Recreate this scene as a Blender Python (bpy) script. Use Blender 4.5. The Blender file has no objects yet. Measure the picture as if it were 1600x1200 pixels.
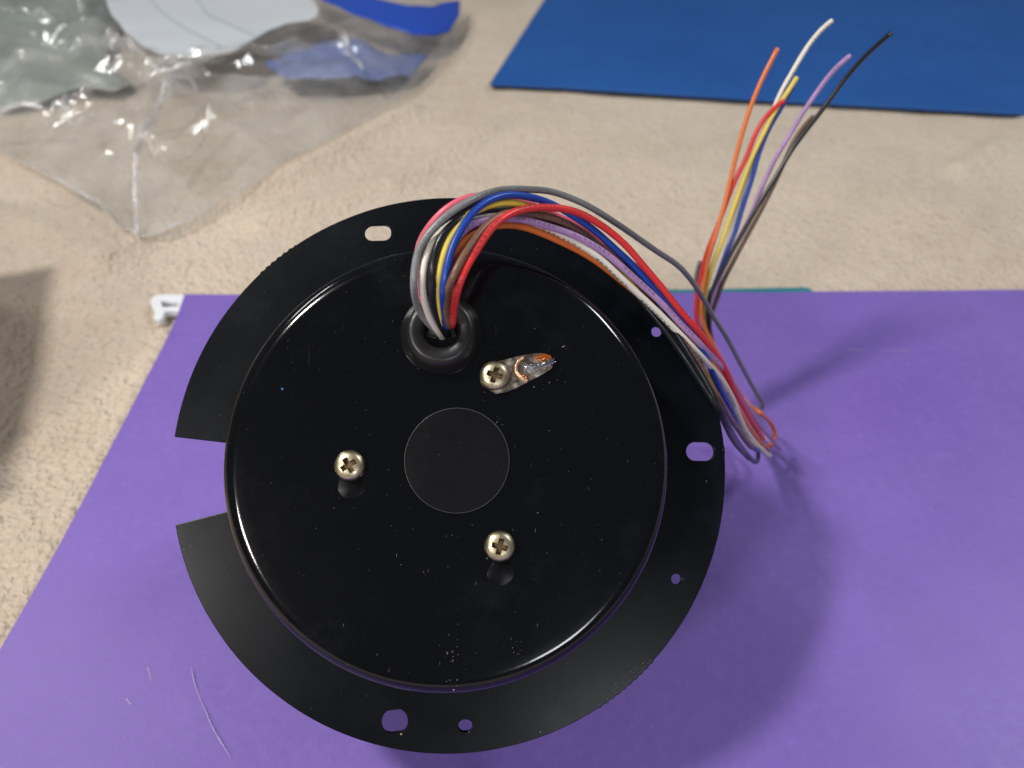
import bpy, bmesh, math, random
from mathutils import Vector, Matrix, noise
from mathutils.geometry import delaunay_2d_cdt, intersect_point_line
random.seed(7)
SC = bpy.context.scene
COL = SC.collection

# ------------------------------------------------------------------ camera
FPX = 1209.0
TH = math.radians(49.0)
H = 0.227
CAM = Vector((0, 0, H))
RX = Vector((1, 0, 0)); FW = Vector((0, math.sin(TH), -math.cos(TH))); UP = Vector((0, math.cos(TH), math.sin(TH)))
cd = bpy.data.cameras.new("camera"); cam = bpy.data.objects.new("camera", cd); COL.objects.link(cam)
cam.location = CAM; cam.rotation_euler = (TH, 0, 0)
cd.sensor_width = 36; cd.lens = 36 * FPX / 1600
cd.clip_start = 0.005; cd.clip_end = 50
cd.dof.use_dof = True; cd.dof.focus_distance = 0.180; cd.dof.aperture_fstop = 15
SC.camera = cam

# ------------------------------------------------------------------ world, lamps, exposure
w = bpy.data.worlds.new("World"); SC.world = w; w.use_nodes = True
w.node_tree.nodes["Background"].inputs[0].default_value = (0.80, 0.88, 1.0, 1)
w.node_tree.nodes["Background"].inputs[1].default_value = 0.10
SC.view_settings.view_transform = 'Standard'; SC.view_settings.look = 'None'
SC.view_settings.exposure = 0.0; SC.view_settings.gamma = 1.0
GO = Vector((-0.01517, 0.13387, 0.08376))          # centre of the gauge flange

def lamp(name, az, el, dist, sx, sy, power, col):
    e, z = math.radians(el), math.radians(az)
    d = Vector((math.cos(e) * math.cos(z), math.cos(e) * math.sin(z), math.sin(e)))
    l = bpy.data.lights.new(name, 'AREA'); l.shape = 'RECTANGLE'; l.size = sx; l.size_y = sy
    l.energy = power; l.color = col
    o = bpy.data.objects.new(name, l); COL.objects.link(o)
    o.location = GO + d * dist
    o.rotation_euler = (-d).to_track_quat('-Z', 'Y').to_euler()
lamp("bench_lamp", 192, 60, 1.10, 0.105, 0.105, 9.0, (1.0, 0.955, 0.89))
lamp("ceiling_lamp", 236, 33, 1.5, 0.20, 0.09, 8.2, (1.0, 0.96, 0.91))
lamp("ceiling_lamp", 285, 24, 1.3, 0.20, 0.16, 2.6, (0.93, 0.96, 1.0))
lamp("ceiling_lamp", 18, 46, 1.6, 0.35, 0.15, 7.5, (0.96, 0.98, 1.0))
lamp("ceiling_lamp", 150, 42, 1.7, 0.45, 0.10, 4.6, (1.0, 0.97, 0.93))

# ------------------------------------------------------------------ helpers
def ray(px, py): return RX * ((px - 800) / FPX) + UP * ((600 - py) / FPX) + FW
def tab(px, py, z=0.0):
    d = ray(px, py); return CAM + d * ((z - H) / d.z)
def at(px, py, Z): return CAM + ray(px, py) * Z

def props(o, label=None, cat=None, group=None, kind=None):
    if label: o['label'] = label
    if cat: o['category'] = cat
    if group: o['group'] = group
    if kind: o['kind'] = kind
    return o
def link(name, me, m=None, parent=None):
    o = bpy.data.objects.new(name, me); COL.objects.link(o)
    if m:
        me.materials.clear(); me.materials.append(m)
    if parent: o.parent = parent
    return o
def obj(name, bm, m, parent=None, smooth=True):
    me = bpy.data.meshes.new(name); bm.normal_update(); bm.to_mesh(me); bm.free()
    if smooth:
        for p in me.polygons: p.use_smooth = True
    return link(name, me, m, parent)
def empty(name, M=None):
    o = bpy.data.objects.new(name, None); COL.objects.link(o); o.empty_display_size = 0.01
    if M: o.matrix_world = M
    return o
def sharp(o, ang=35):
    me = o.data
    me.set_sharp_from_angle(angle=math.radians(ang))
def lathe(profile, seg=128, closed=False, center=(0, 0)):
    """profile: (r, z) list, revolved round local z"""
    bm = bmesh.new(); rings = []
    for r, z in profile:
        if r < 1e-7: rings.append([bm.verts.new((center[0], center[1], z))])
        else: rings.append([bm.verts.new((center[0] + r * math.cos(2 * math.pi * i / seg), center[1] + r * math.sin(2 * math.pi * i / seg), z)) for i in range(seg)])
    for A, B in zip(rings, rings[1:]):
        for i in range(seg):
            j = (i + 1) % seg
            if len(A) == 1 and len(B) == 1: continue
            if len(A) == 1: bm.faces.new((A[0], B[i], B[j]))
            elif len(B) == 1: bm.faces.new((A[i], A[j], B[0]))
            else: bm.faces.new((A[i], A[j], B[j], B[i]))
    bmesh.ops.recalc_face_normals(bm, faces=bm.faces)
    return bm
def plate_mesh(outlines, thick, bevel=0.0, res=1):
    """flat plate with holes: 2D poly splines, extruded; z from 0 to thick"""
    cu = bpy.data.curves.new("tmp", 'CURVE'); cu.dimensions = '2D'; cu.fill_mode = 'BOTH'
    cu.extrude = thick / 2 - bevel; cu.bevel_depth = bevel; cu.bevel_resolution = res; cu.offset = -bevel
    for ol in outlines:
        s = cu.splines.new('POLY'); s.points.add(len(ol) - 1)
        for p, q in zip(s.points, ol): p.co = (q[0], q[1], 0, 1)
        s.use_cyclic_u = True
    t = bpy.data.objects.new("tmp", cu); COL.objects.link(t)
    dg = bpy.context.evaluated_depsgraph_get(); dg.update()
    me = bpy.data.meshes.new_from_object(t.evaluated_get(dg))
    bpy.data.objects.remove(t); bpy.data.curves.remove(cu)
    me.transform(Matrix.Translation((0, 0, thick / 2)))
    return me
def catmull(P, n):
    """resample control points (Vectors) to ~n points, centripetal-ish uniform Catmull-Rom"""
    Q = [P[0] * 2 - P[1]] + list(P) + [P[-1] * 2 - P[-2]]
    out = []
    L = [(P[i + 1] - P[i]).length for i in range(len(P) - 1)]; T = sum(L)
    for i in range(len(P) - 1):
        k = max(2, round(n * L[i] / T))
        a, b, c, d = Q[i:i + 4]
        for s in range(k):
            t = s / k
            out.append(0.5 * (2 * b + (c - a) * t + (2 * a - 5 * b + 4 * c - d) * t * t + (3 * b - a - 3 * c + d) * t ** 3))
    out.append(P[-1].copy())
    return out
def smooth_pts(P, it):
    for _ in range(it):
        P = [P[0]] + [(P[i - 1] + P[i] * 2 + P[i + 1]) / 4 for i in range(1, len(P) - 1)] + [P[-1]]
    return P
def tube(P, r, sides=12, ref=Vector((0, -0.7, 0.7)), cap=True):
    bm = bmesh.new(); uvl = bm.loops.layers.uv.new("UVMap")
    n = len(P); rings = []; s = 0; S = []
    nrm = None
    for i, p in enumerate(P):
        t = (P[min(i + 1, n - 1)] - P[max(i - 1, 0)]).normalized()
        if nrm is None: nrm = ref
        nrm = (nrm - t * nrm.dot(t))
        nrm = nrm.normalized() if nrm.length > 1e-6 else t.orthogonal().normalized()
        b = t.cross(nrm)
        if i: s += (p - P[i - 1]).length
        S.append(s)
        rings.append([bm.verts.new(p + (nrm * math.cos(2 * math.pi * k / sides) + b * math.sin(2 * math.pi * k / sides)) * r) for k in range(sides)])
    for i in range(n - 1):
        for k in range(sides):
            j = (k + 1) % sides
            f = bm.faces.new((rings[i][k], rings[i][j], rings[i + 1][j], rings[i + 1][k]))
            for lp, (u, v) in zip(f.loops, ((S[i], k), (S[i], k + 1), (S[i + 1], k + 1), (S[i + 1], k))):
                lp[uvl].uv = (u, v / sides)
    if cap:
        bm.faces.new(rings[0][::-1]); bm.faces.new(rings[-1])
    bmesh.ops.recalc_face_normals(bm, faces=bm.faces)
    return bm
def sheet(poly, spacing, zfun, thick=0.0, holes=()):
    """a triangulated sheet inside a 2D world polygon, z from zfun(x, y); thick gives it a lower skin and an edge"""
    def dense(pl):
        out = []
        for i, a in enumerate(pl):
            b = pl[(i + 1) % len(pl)]
            k = max(1, int((Vector(b) - Vector(a)).length / spacing))
            out += [(a[0] + (b[0] - a[0]) * j / k, a[1] + (b[1] - a[1]) * j / k) for j in range(k)]
        return out
    D = dense(poly)
    def inside(x, y):
        c = False
        for i in range(len(poly)):
            x1, y1 = poly[i]; x2, y2 = poly[i - 1]
            if (y1 > y) != (y2 > y) and x < (x2 - x1) * (y - y1) / (y2 - y1) + x1: c = not c
        return c
    V = [Vector(p) for p in D]; E = [(i, (i + 1) % len(D)) for i in range(len(D))]
    xs = [p[0] for p in poly]; ys = [p[1] for p in poly]
    y = min(ys); row = 0
    while y < max(ys):
        x = min(xs) + (spacing / 2 if row % 2 else 0)
        while x < max(xs):
            qx, qy = x + random.uniform(-.15, .15) * spacing, y + random.uniform(-.15, .15) * spacing
            if inside(qx, qy): V.append(Vector((qx, qy)))
            x += spacing
        y += spacing * 0.87; row += 1
    vs, es, fs, *_ = delaunay_2d_cdt(V, E, [], 1, 1e-7)
    bm = bmesh.new()
    bv = [bm.verts.new((v.x, v.y, zfun(v.x, v.y))) for v in vs]
    for f in fs:
        bm.faces.new([bv[i] for i in f])
    bmesh.ops.recalc_face_normals(bm, faces=bm.faces)
    if sum(f.normal.z for f in bm.faces) < 0: bmesh.ops.reverse_faces(bm, faces=bm.faces)
    if thick:
        r = bmesh.ops.extrude_face_region(bm, geom=list(bm.faces))
        nv = [g for g in r['geom'] if isinstance(g, bmesh.types.BMVert)]
        for v in nv: v.co.z += thick
        bmesh.ops.recalc_face_normals(bm, faces=bm.faces)
    return bm
def seg_d(x, y, a, b):
    ax, ay = a[0], a[1]; dx, dy = b[0] - ax, b[1] - ay
    t = max(0, min(1, ((x - ax) * dx + (y - ay) * dy) / (dx * dx + dy * dy + 1e-12)))
    return math.hypot(x - ax - t * dx, y - ay - t * dy)
def poly_d(x, y, pl): return min(seg_d(x, y, pl[i], pl[i + 1]) for i in range(len(pl) - 1))

# ------------------------------------------------------------------ materials
class NT:
    def __init__(s, name):
        s.m = bpy.data.materials.new(name); s.m.use_nodes = True; s.t = s.m.node_tree
        s.b = s.t.nodes["Principled BSDF"]; s.out = s.t.nodes["Material Output"]
    def n(s, typ, **kw):
        x = s.t.nodes.new(typ)
        for k, v in kw.items():
            if k in x.inputs: x.inputs[k].default_value = v
            else: setattr(x, k, v)
        return x
    def l(s, a, b): s.t.links.new(a, b)
    def noise(s, scale, detail=3, rough=.6, vec=None):
        x = s.n('ShaderNodeTexNoise', Scale=scale, Detail=detail, Roughness=rough)
        if vec: s.l(vec, x.inputs['Vector'])
        return x
    def coord(s, which='Object'):
        return s.n('ShaderNodeTexCoord').outputs[which]
    def ramp(s, fac, stops):
        x = s.n('ShaderNodeValToRGB'); s.l(fac, x.inputs[0])
        e = x.color_ramp.elements
        while len(e) < len(stops): e.new(0.5)
        for q, (p, c) in zip(e, stops):
            q.position = p; q.color = (c[0], c[1], c[2], 1) if not isinstance(c, (int, float)) else (c, c, c, 1)
        return x.outputs[0]
    def mix(s, fac, a, b, typ='MIX'):
        x = s.n('ShaderNodeMix', data_type='RGBA', blend_type=typ)
        for sock, val in ((x.inputs[0], fac), (x.inputs[6], a), (x.inputs[7], b)):
            if isinstance(val, bpy.types.NodeSocket): s.l(val, sock)
            elif isinstance(val, (int, float)): sock.default_value = val
            else: sock.default_value = (*val, 1)
        return x.outputs[2]
    def math(s, op, a, b=None, c=None):
        x = s.n('ShaderNodeMath', operation=op)
        for i, v in enumerate((a, b, c)):
            if v is None: continue
            if isinstance(v, bpy.types.NodeSocket): s.l(v, x.inputs[i])
            else: x.inputs[i].default_value = v
        return x.outputs[0]
    def bump(s, hgt, strength, dist, prev=None):
        x = s.n('ShaderNodeBump', Strength=strength, Distance=dist); s.l(hgt, x.inputs['Height'])
        if prev: s.l(prev, x.inputs['Normal'])
        s.l(x.outputs[0], s.b.inputs['Normal']); return x.outputs[0]
    def set(s, **kw):
        for k, v in kw.items():
            i = s.b.inputs[k.replace('_', ' ')]
            if isinstance(v, bpy.types.NodeSocket): s.l(v, i)
            elif isinstance(v, tuple): i.default_value = (*v, 1) if len(v) == 3 else v
            else: i.default_value = v
        return s

def m_simple(name, col, rough=.5, metal=0.0, bump=None, **kw):
    t = NT(name); t.set(Base_Color=col, Roughness=rough, Metallic=metal, **kw)
    c = t.coord()
    if bump: t.bump(t.noise(bump[0], 4, .6, c).outputs[0], bump[1], bump[2])
    return t.m

def m_carpet():
    t = NT("beige pile fabric"); c = t.coord()
    big = t.noise(9, 3, .5, c).outputs[0]; mid = t.noise(70, 4, .6, c).outputs[0]
    fine = t.noise(520, 3, .65, c).outputs[0]; vor = t.n('ShaderNodeTexVoronoi', Scale=330.0, Randomness=1.0); t.l(c, vor.inputs['Vector'])
    base = t.ramp(big, [(.3, (.585, .475, .365)), (.7, (.675, .565, .445))])
    base = t.mix(t.ramp(mid, [(.38, 0.0), (.68, .45)]), base, (.71, .61, .49))
    base = t.mix(t.ramp(fine, [(.28, .5), (.42, 0.0)]), base, (.33, .24, .17))
    base = t.mix(t.ramp(t.noise(210, 3, .6, c).outputs[0], [(.28, .28), (.42, 0.0)]), base, (.42, .32, .23))
    base = t.mix(t.ramp(fine, [(.56, 0.0), (.75, .5)]), base, (.76, .67, .55))
    t.set(Base_Color=base, Roughness=.95, Sheen_Weight=.25, Sheen_Roughness=.6)
    t.b.inputs['Specular IOR Level'].default_value = .1
    b = t.bump(vor.outputs['Distance'], .7, .0018)
    b = t.bump(fine, .9, .0016, b)
    t.bump(t.noise(150, 3, .5, c).outputs[0], .6, .0035, b)
    return t.m
def m_folder(name, a, b, scratch=True):
    t = NT(name); c = t.coord()
    big = t.noise(14, 4, .55, c).outputs[0]; mid = t.noise(270, 5, .68, c).outputs[0]; fine = t.noise(1500, 2, .5, c).outputs[0]
    col = t.mix(t.ramp(big, [(.3, 0.0), (.7, 1.0)]), a, b)
    col = t.mix(t.ramp(mid, [(.52, 0.0), (.80, .20)]), col, tuple(min(1, x * 1.7 + .05) for x in a))
    col = t.mix(t.ramp(mid, [(.22, .35), (.40, 0.0)]), col, tuple(x * .72 for x in a))
    if scratch:
        spk = t.noise(700, 1, .4, c).outputs[0]
        col = t.mix(t.ramp(spk, [(.78, 0.0), (.84, .25)]), col, (.50, .44, .65))
    t.set(Base_Color=col, Roughness=t.ramp(mid, [(.3, .42), (.7, .56)]))
    b1 = t.bump(mid, .25, .0004)
    t.bump(fine, .15, .0001, b1)
    return t.m
def m_black(name, rough=(.09, .13), base=(.0024, .0026, .0036), scratch=.35, spec=.42, orange=0.02):
    t = NT(name); c = t.coord()
    n1 = t.noise(60, 5, .6, c).outputs[0]
    # fine scratches: noise stretched along local y
    mp = t.n('ShaderNodeMapping'); t.l(c, mp.inputs[0]); mp.inputs['Scale'].default_value = (1, .05, 1); mp.inputs['Rotation'].default_value = (0, 0, .12)
    sc = t.noise(2600, 2, .5, mp.outputs[0]).outputs[0]
    patch = t.noise(45, 3, .6, c).outputs[0]
    smk = t.math('MULTIPLY', t.ramp(sc, [(.70, 0.0), (.74, 1.0)]), t.ramp(patch, [(.48, 0.0), (.62, scratch)]))
    col = t.mix(smk, base, (.05, .048, .05))
    smear = t.ramp(t.noise(42, 7, .72, c).outputs[0], [(.55, 0.0), (.72, .75)])
    col = t.mix(smear, col, tuple(x * 2.6 + .002 for x in base))
    dust = t.ramp(t.noise(1800, 0, .5, c).outputs[0], [(.84, 0.0), (.88, .35)])
    col = t.mix(dust, col, (.16, .15, .14))
    t.set(Base_Color=col, Roughness=t.ramp(n1, [(.3, rough[0]), (.7, rough[1])]), Specular_IOR_Level=spec)
    b = t.bump(t.noise(900, 2, .5, c).outputs[0], orange, .0002)
    t.bump(t.noise(70, 2, .5, c).outputs[0], .02, .001, b)
    return t.m
def m_wire(name, col, printed=None, rough=.34, ink=.75):
    t = NT(name); c = t.coord()
    v = t.mix(t.ramp(t.noise(300, 3, .5, c).outputs[0], [(.35, 0.0), (.7, .25)]), col, tuple(x * .72 for x in col))
    if printed:
        uv = t.n('ShaderNodeUVMap').outputs[0]
        sep = t.n('ShaderNodeSeparateXYZ'); t.l(uv, sep.inputs[0])
        mp = t.n('ShaderNodeMapping'); t.l(uv, mp.inputs[0]); mp.inputs['Scale'].default_value = (2600, 22, 1)
        g = t.noise(1.0, 1, .4, mp.outputs[0]).outputs[0]
        band = t.math('LESS_THAN', t.math('ABSOLUTE', t.math('SUBTRACT', t.math('FRACT', t.math('MULTIPLY', t.math('ADD', sep.outputs[1], .25 + printed), 2.0)), .5)), .15)
        runs = t.math('GREATER_THAN', t.math('FRACT', t.math('MULTIPLY', sep.outputs[0], 62)), .30)
        chars = t.math('LESS_THAN', t.math('FRACT', t.math('MULTIPLY', sep.outputs[0], 690)), .72)
        fac = t.math('MULTIPLY', t.math('MULTIPLY', band, runs), t.math('MULTIPLY', chars, t.ramp(g, [(.44, 0.0), (.50, ink)])))
        v = t.mix(fac, v, (.03, .022, .025))
    t.set(Base_Color=v, Roughness=rough, Specular_IOR_Level=.45)
    t.bump(t.noise(500, 3, .5, c).outputs[0], .12, .0003)
    return t.m
def m_zinc():
    t = NT("yellow zinc screw metal"); c = t.coord()
    n1 = t.noise(700, 4, .6, c).outputs[0]
    t.set(Base_Color=t.ramp(n1, [(.3, (.38, .33, .20)), (.55, (.58, .52, .36)), (.75, (.70, .66, .52))]), Metallic=1.0, Roughness=t.ramp(n1, [(.3, .46), (.7, .30)]))
    t.bump(n1, .2, .0002); return t.m
def m_tin():
    t = NT("flux stained tin plate"); c = t.coord()
    n1 = t.noise(420, 4, .6, c).outputs[0]; n2 = t.noise(900, 3, .6, c).outputs[0]
    col = t.ramp(n1, [(.38, (.10, .075, .06)), (.52, (.25, .20, .165)), (.68, (.62, .58, .50))])
    t.set(Base_Color=col, Metallic=.9, Roughness=t.ramp(n2, [(.3, .5), (.7, .28)]))
    t.bump(n2, .12, .0002); return t.m
def m_film(name, white, gloss, alpha_white=(.9, .9, .92), bstr=.5):
    t = NT(name); c = t.coord()
    t.t.nodes.remove(t.b)
    tr = t.n('ShaderNodeBsdfTransparent'); tr.inputs[0].default_value = (.993, .995, .995, 1)
    gl = t.n('ShaderNodeBsdfGlossy', Roughness=.12); gl.inputs[0].default_value = (1, 1, 1, 1)
    df = t.n('ShaderNodeBsdfDiffuse'); df.inputs[0].default_value = (*alpha_white, 1)
    bp = t.n('ShaderNodeBump', Strength=bstr, Distance=.002)
    t.l(t.noise(60, 3, .55, c).outputs[0], bp.inputs['Height'])
    for x in (gl, df): t.l(bp.outputs[0], x.inputs['Normal'])
    fr = t.n('ShaderNodeLayerWeight', Blend=.25); t.l(bp.outputs[0], fr.inputs['Normal'])
    m1 = t.n('ShaderNodeMixShader')
    cl = t.ramp(t.noise(22, 4, .6, c).outputs[0], [(.38, white * .25), (.66, white * 1.7)])
    t.l(cl, m1.inputs[0])
    t.l(tr.outputs[0], m1.inputs[1]); t.l(df.outputs[0], m1.inputs[2])
    m2 = t.n('ShaderNodeMixShader'); g = t.math('ADD', t.math('MULTIPLY', fr.outputs['Facing'], gloss), .035); t.l(g, m2.inputs[0])
    t.l(m1.outputs[0], m2.inputs[1]); t.l(gl.outputs[0], m2.inputs[2])
    t.l(m2.outputs[0], t.out.inputs[0]); return t.m

M_CARPET = m_carpet()
M_PURPLE = m_folder("purple card", (.172, .103, .425), (.204, .130, .475))
M_TEAL = m_folder("teal card", (.012, .20, .24), (.02, .24, .28), False)
M_CAN = m_black("glossy black enamel")
M_FLANGE = m_black("satin black enamel", rough=(.25, .32), base=(.0022, .0033, .0052), scratch=.2, spec=.15, orange=.03)
M_COVER = m_black("matt black cover", rough=(.30, .38), base=(.0036, .0038, .0048), scratch=.3, spec=.20, orange=.05)
M_RUBBER = m_simple("black rubber", (.008, .008, .0088), .36, bump=(300, .15, .0004))
M_ZINC = m_zinc(); M_TIN = m_tin()
M_GRIME = m_simple("brown grime in recess", (.16, .10, .05), .45, .6)
M_SOLDER = m_simple("bright solder", (.62, .61, .63), .20, 1.0)
M_FLUX = m_simple("amber flux", (.27, .060, .003), .10, Coat_Weight=.5)
M_COPPER = m_simple("coppery flux ring", (.80, .52, .32), .3, .7, bump=(900, .4, .0003))
M_WHITEPL = m_simple("white plastic", (.76, .79, .84), .35, bump=(150, .1, .0005))
M_DUST = m_simple("pale dust", (.30, .275, .225), .85)
M_BLUEFLECK = m_simple("blue fleck", (.05, .22, .60), .6)

# ------------------------------------------------------------------ ground: pile fabric
wr = [[tab(*p).xy for p in pl] for pl in (
    [(150, 405), (250, 345), (345, 300), (470, 250), (640, 160)],
    [(400, 330), (520, 300), (640, 260), (760, 190)],
    [(-60, 300), (60, 345), (140, 390)],
    [(1500, 250), (1580, 210), (1650, 150)])]
BLOB = [(tab(1420, 300).xy, .05, .0035), (tab(60, 420).xy, .06, .004), (tab(1000, 300).xy, .07, .003)]
def carpet_z(x, y):
    z = 0.0022 * noise.noise(Vector((x * 9, y * 9, 3.1))) + 0.0011 * noise.noise(Vector((x * 31, y * 31, 7.7)))
    if y < 1.1 and abs(x) < .8:
        for pl, amp in zip(wr, (.0085, .0065, .005, .006)):
            d = poly_d(x, y, pl)
            if d < .06: z += amp * math.exp(-(d / .0095) ** 2)
        for p, r, a in BLOB:
            z += a * math.exp(-((x - p[0]) ** 2 + (y - p[1]) ** 2) / r ** 2)
    return z - 0.0085
bm = bmesh.new()
def axis(lo, hi, a, b, fine, coarse):
    out = []; x = lo
    while x < hi:
        out.append(x); x += fine if a <= x < b else coarse
    return out + [hi]
X = axis(-3, 3, -.66, .66, .0055, .06); Y = axis(-1.5, 4, 0.0, 1.15, .0055, .06)
g = [[bm.verts.new((x, y, carpet_z(x, y))) for x in X] for y in Y]
for j in range(len(Y) - 1):
    for i in range(len(X) - 1): bm.faces.new((g[j][i], g[j][i + 1], g[j + 1][i + 1], g[j + 1][i]))
props(obj("ground", bm, M_CARPET), kind='structure')

# ------------------------------------------------------------------ folders
def xy(px, py, z=0.0): return tuple(tab(px, py, z).xy)
def sag(x, y): return .0012 * noise.noise(Vector((x * 7, y * 7, 1.3))) + .0004 * noise.noise(Vector((x * 24, y * 24, 5.3)))
# purple hanging folder: front sheet, back sheet, hanging rod with its white hook
FZ = 0.0
pf = empty("hanging_folder", Matrix.Translation((0.05, .2, -.006)))
props(pf, "big purple hanging folder lying under the black gauge, white hook at its top corner", "folder")
def pchild(name, bm, m, parent=pf):
    o = obj(name, bm, m, parent); o.matrix_parent_inverse = parent.matrix_world.inverted(); return o
ctrl_left = [(289, 460), (276, 497), (256, 540), (229, 592), (200, 650), (150, 745), (100, 838), (50, 928), (0, 1012), (-110, 1195)]
front = [xy(*p) for p in ctrl_left] + [(-.17, -.10), (.42, -.10), xy(1760, 449), xy(1600, 450.5), xy(1300, 455), xy(1000, 459), xy(600, 460)]
creases = [([xy(300, 1045), xy(312, 1090), xy(330, 1130), xy(362, 1185)], .0006, .0007), ([xy(1100, 470), xy(1180, 590), xy(1330, 720)], .0006, .03)]
def pz(x, y):
    z = sag(x, y)
    for pl, a, wd in creases:
        d = poly_d(x, y, pl)
        if d < wd * 4: z += a * math.exp(-(d / wd) ** 2)
    return z
o = pchild("front_sheet", sheet(front, .0055, lambda x, y: pz(x, y) - .0008, .0008), M_PURPLE); sharp(o, 50)
back = [(x + .0015, y - .002) for x, y in front]
o = pchild("back_sheet", sheet(back, .02, lambda x, y: sag(x, y) - .0034, .0008), M_PURPLE); sharp(o, 50)
M_SCUFF = m_simple("pale scuff", (.42, .36, .58), .7)
for pl, wd in (([(299, 1040), (303, 1062), (312, 1090), (322, 1112), (334, 1140), (362, 1186)], .00028), ([(1322, 548), (1336, 547), (1352, 549)], .00035), ([(1362, 547), (1390, 548), (1424, 548)], .00030),
               ([(1268, 549), (1282, 549)], .00025), ([(196, 1090), (204, 1100)], .0004), ([(230, 1040), (236, 1062)], .0003)):
    P = catmull([Vector((*xy(*p), 0)) for p in pl], 24); bm = bmesh.new(); prev = None
    for i, p in enumerate(P):
        t_ = (P[min(i + 1, len(P) - 1)] - P[max(i - 1, 0)]).normalized(); nn = Vector((-t_.y, t_.x, 0)) * wd * (.3 + .7 * abs(noise.noise(Vector((i * .7, pl[0][0], 0))))) * min(1, i / 3, (len(P) - 1 - i) / 3 + .05)
        pr = [bm.verts.new((q.x, q.y, pz(q.x, q.y) + .00012)) for q in (p + nn, p - nn)]
        if prev: bm.faces.new((prev[0], prev[1], pr[1], pr[0]))
        prev = pr
    pchild("scuff", bm, M_SCUFF)
# white hook, sized in place
hz = -.001
def hxy(px, py): return xy(px, py, hz)
hook_o = [hxy(*p) for p in [(300, 460), (262, 459), (246, 460), (237, 464), (234, 471), (238, 480), (241, 488), (239, 495), (246, 499), (254, 496), (257, 486), (268, 484), (284, 485), (300, 486)]]
hook_h = [hxy(*p) for p in [(251, 469), (279, 470), (278, 478), (254, 479)]]
me = plate_mesh([hook_o, hook_h], .004, .0006, 2); me.transform(Matrix.Translation((0, 0, hz - .004)))
o = link("hook", me, M_WHITEPL, pf); o.matrix_parent_inverse = pf.matrix_world.inverted(); o['label'] = "white plastic hook at the end of the folder's hanging rod"
a, b = tab(300, 473, -.0024), tab(1700, 462, -.0024)
pchild("hanging_rod", tube([a.lerp(b, i / 20) for i in range(21)], .0011, 10), M_WHITEPL)
# teal folder peeping out
tz = -.0050
tp = [xy(930, 447, tz), xy(1060, 453.5, tz), xy(1150, 452, tz), xy(1258, 450, tz), xy(1264, 451.5, tz), xy(1274, 459, tz), xy(1300, 520, tz), xy(900, 540, tz)]
o = obj("teal_folder", sheet(tp, .006, lambda x, y: tz - .0008, .0012), M_TEAL); sharp(o, 50)
props(o, "teal folder of which a thin strip shows behind the purple folder's top edge", "folder")
# blue case lid at the back
t = NT("blue plastic"); c = t.coord()
wv = t.n('ShaderNodeTexWave', Scale=95.0, Distortion=.35, bands_direction='Y'); t.l(c, wv.inputs['Vector']); wv.inputs['Detail'].default_value = 2
big = t.noise(9, 4, .6, c).outputs[0]; mid = t.noise(90, 4, .6, c).outputs[0]
col = t.mix(t.ramp(big, [(.3, 0.0), (.7, 1.0)]), (.012, .090, .345), (.017, .110, .40))
col = t.mix(t.ramp(mid, [(.60, 0.0), (.74, .35)]), col, (.008, .045, .20))
t.set(Base_Color=col, Roughness=.46); b1 = t.bump(wv.outputs[0], .16, .0005); t.bump(mid, .12, .0006, b1)
bz = -.0035
bf = [xy(765, 131, bz), xy(850, 0, bz), xy(960, -170, bz), (.62, 1.24), (.95, .80), xy(1760, 187, bz), xy(1600, 177.5, bz), xy(1200, 156, bz), xy(1000, 143.5, bz), xy(880, 136, bz)]
blue = empty("blue_folder", Matrix.Translation((.3, .8, -.006)))
props(blue, "flat blue plastic folder at the back behind the loose wire ends", "folder")
me = plate_mesh([bf], .0016, .0004, 2); me.transform(Matrix.Translation((0, 0, bz - .0016)))
o = link("front_cover", me, t.m, blue); o.matrix_parent_inverse = blue.matrix_world.inverted()
for p in o.data.polygons: p.use_smooth = True
sharp(o, 40)
m_dk = m_simple("dark navy back", (.012, .016, .035), .7)  # back cover, much darker than the front one
me = plate_mesh([[(x * 1.0 + .002, y + .0022) for x, y in bf]], .0026, .0005, 1); me.transform(Matrix.Translation((0, 0, bz - .0050)))
o = link("back_cover", me, m_dk, blue); o.matrix_parent_inverse = blue.matrix_world.inverted()

# unseen box added at the left to cast a shadow on the fabric
m_card = m_simple("brown cardboard", (.42, .29, .17), .8, bump=(80, .2, .001))
box = empty("added_shadow_box", Matrix.Translation((-.310, .243, -.0085)))
props(box, "unseen cardboard box added left of the view to shade the beige fabric", "box")
def slab(name, x0, x1, y0, y1, z0, z1):
    bm = bmesh.new(); q = bmesh.ops.create_cube(bm, size=1)
    for v in q['verts']: v.co = Vector(((x0 if v.co.x < 0 else x1), (y0 if v.co.y < 0 else y1), (z0 if v.co.z < 0 else z1)))
    bmesh.ops.bevel(bm, geom=list(bm.edges), offset=.0005, segments=1, affect='EDGES')
    return obj(name, bm, m_card, box, False)
bw, bd, bh, th = .06, .078, .088, .003
slab("side_panel", -bw, -bw + th, -bd, bd, 0, bh); slab("side_panel", bw - th, bw, -bd, bd, 0, bh)
slab("end_panel", -bw + th, bw - th, -bd, -bd + th, 0, bh); slab("end_panel", -bw + th, bw - th, bd - th, bd, 0, bh)
slab("lid_flap", -bw, -.0004, -bd, bd, bh + .0002, bh + .0002 + th); slab("lid_flap", .0004, bw, -bd, bd, bh + .0002, bh + .0002 + th)
slab("bottom_panel", -bw + th, bw - th, -bd + th, bd - th, .0005, .0035)
box.rotation_euler = (0, 0, .30)

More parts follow.
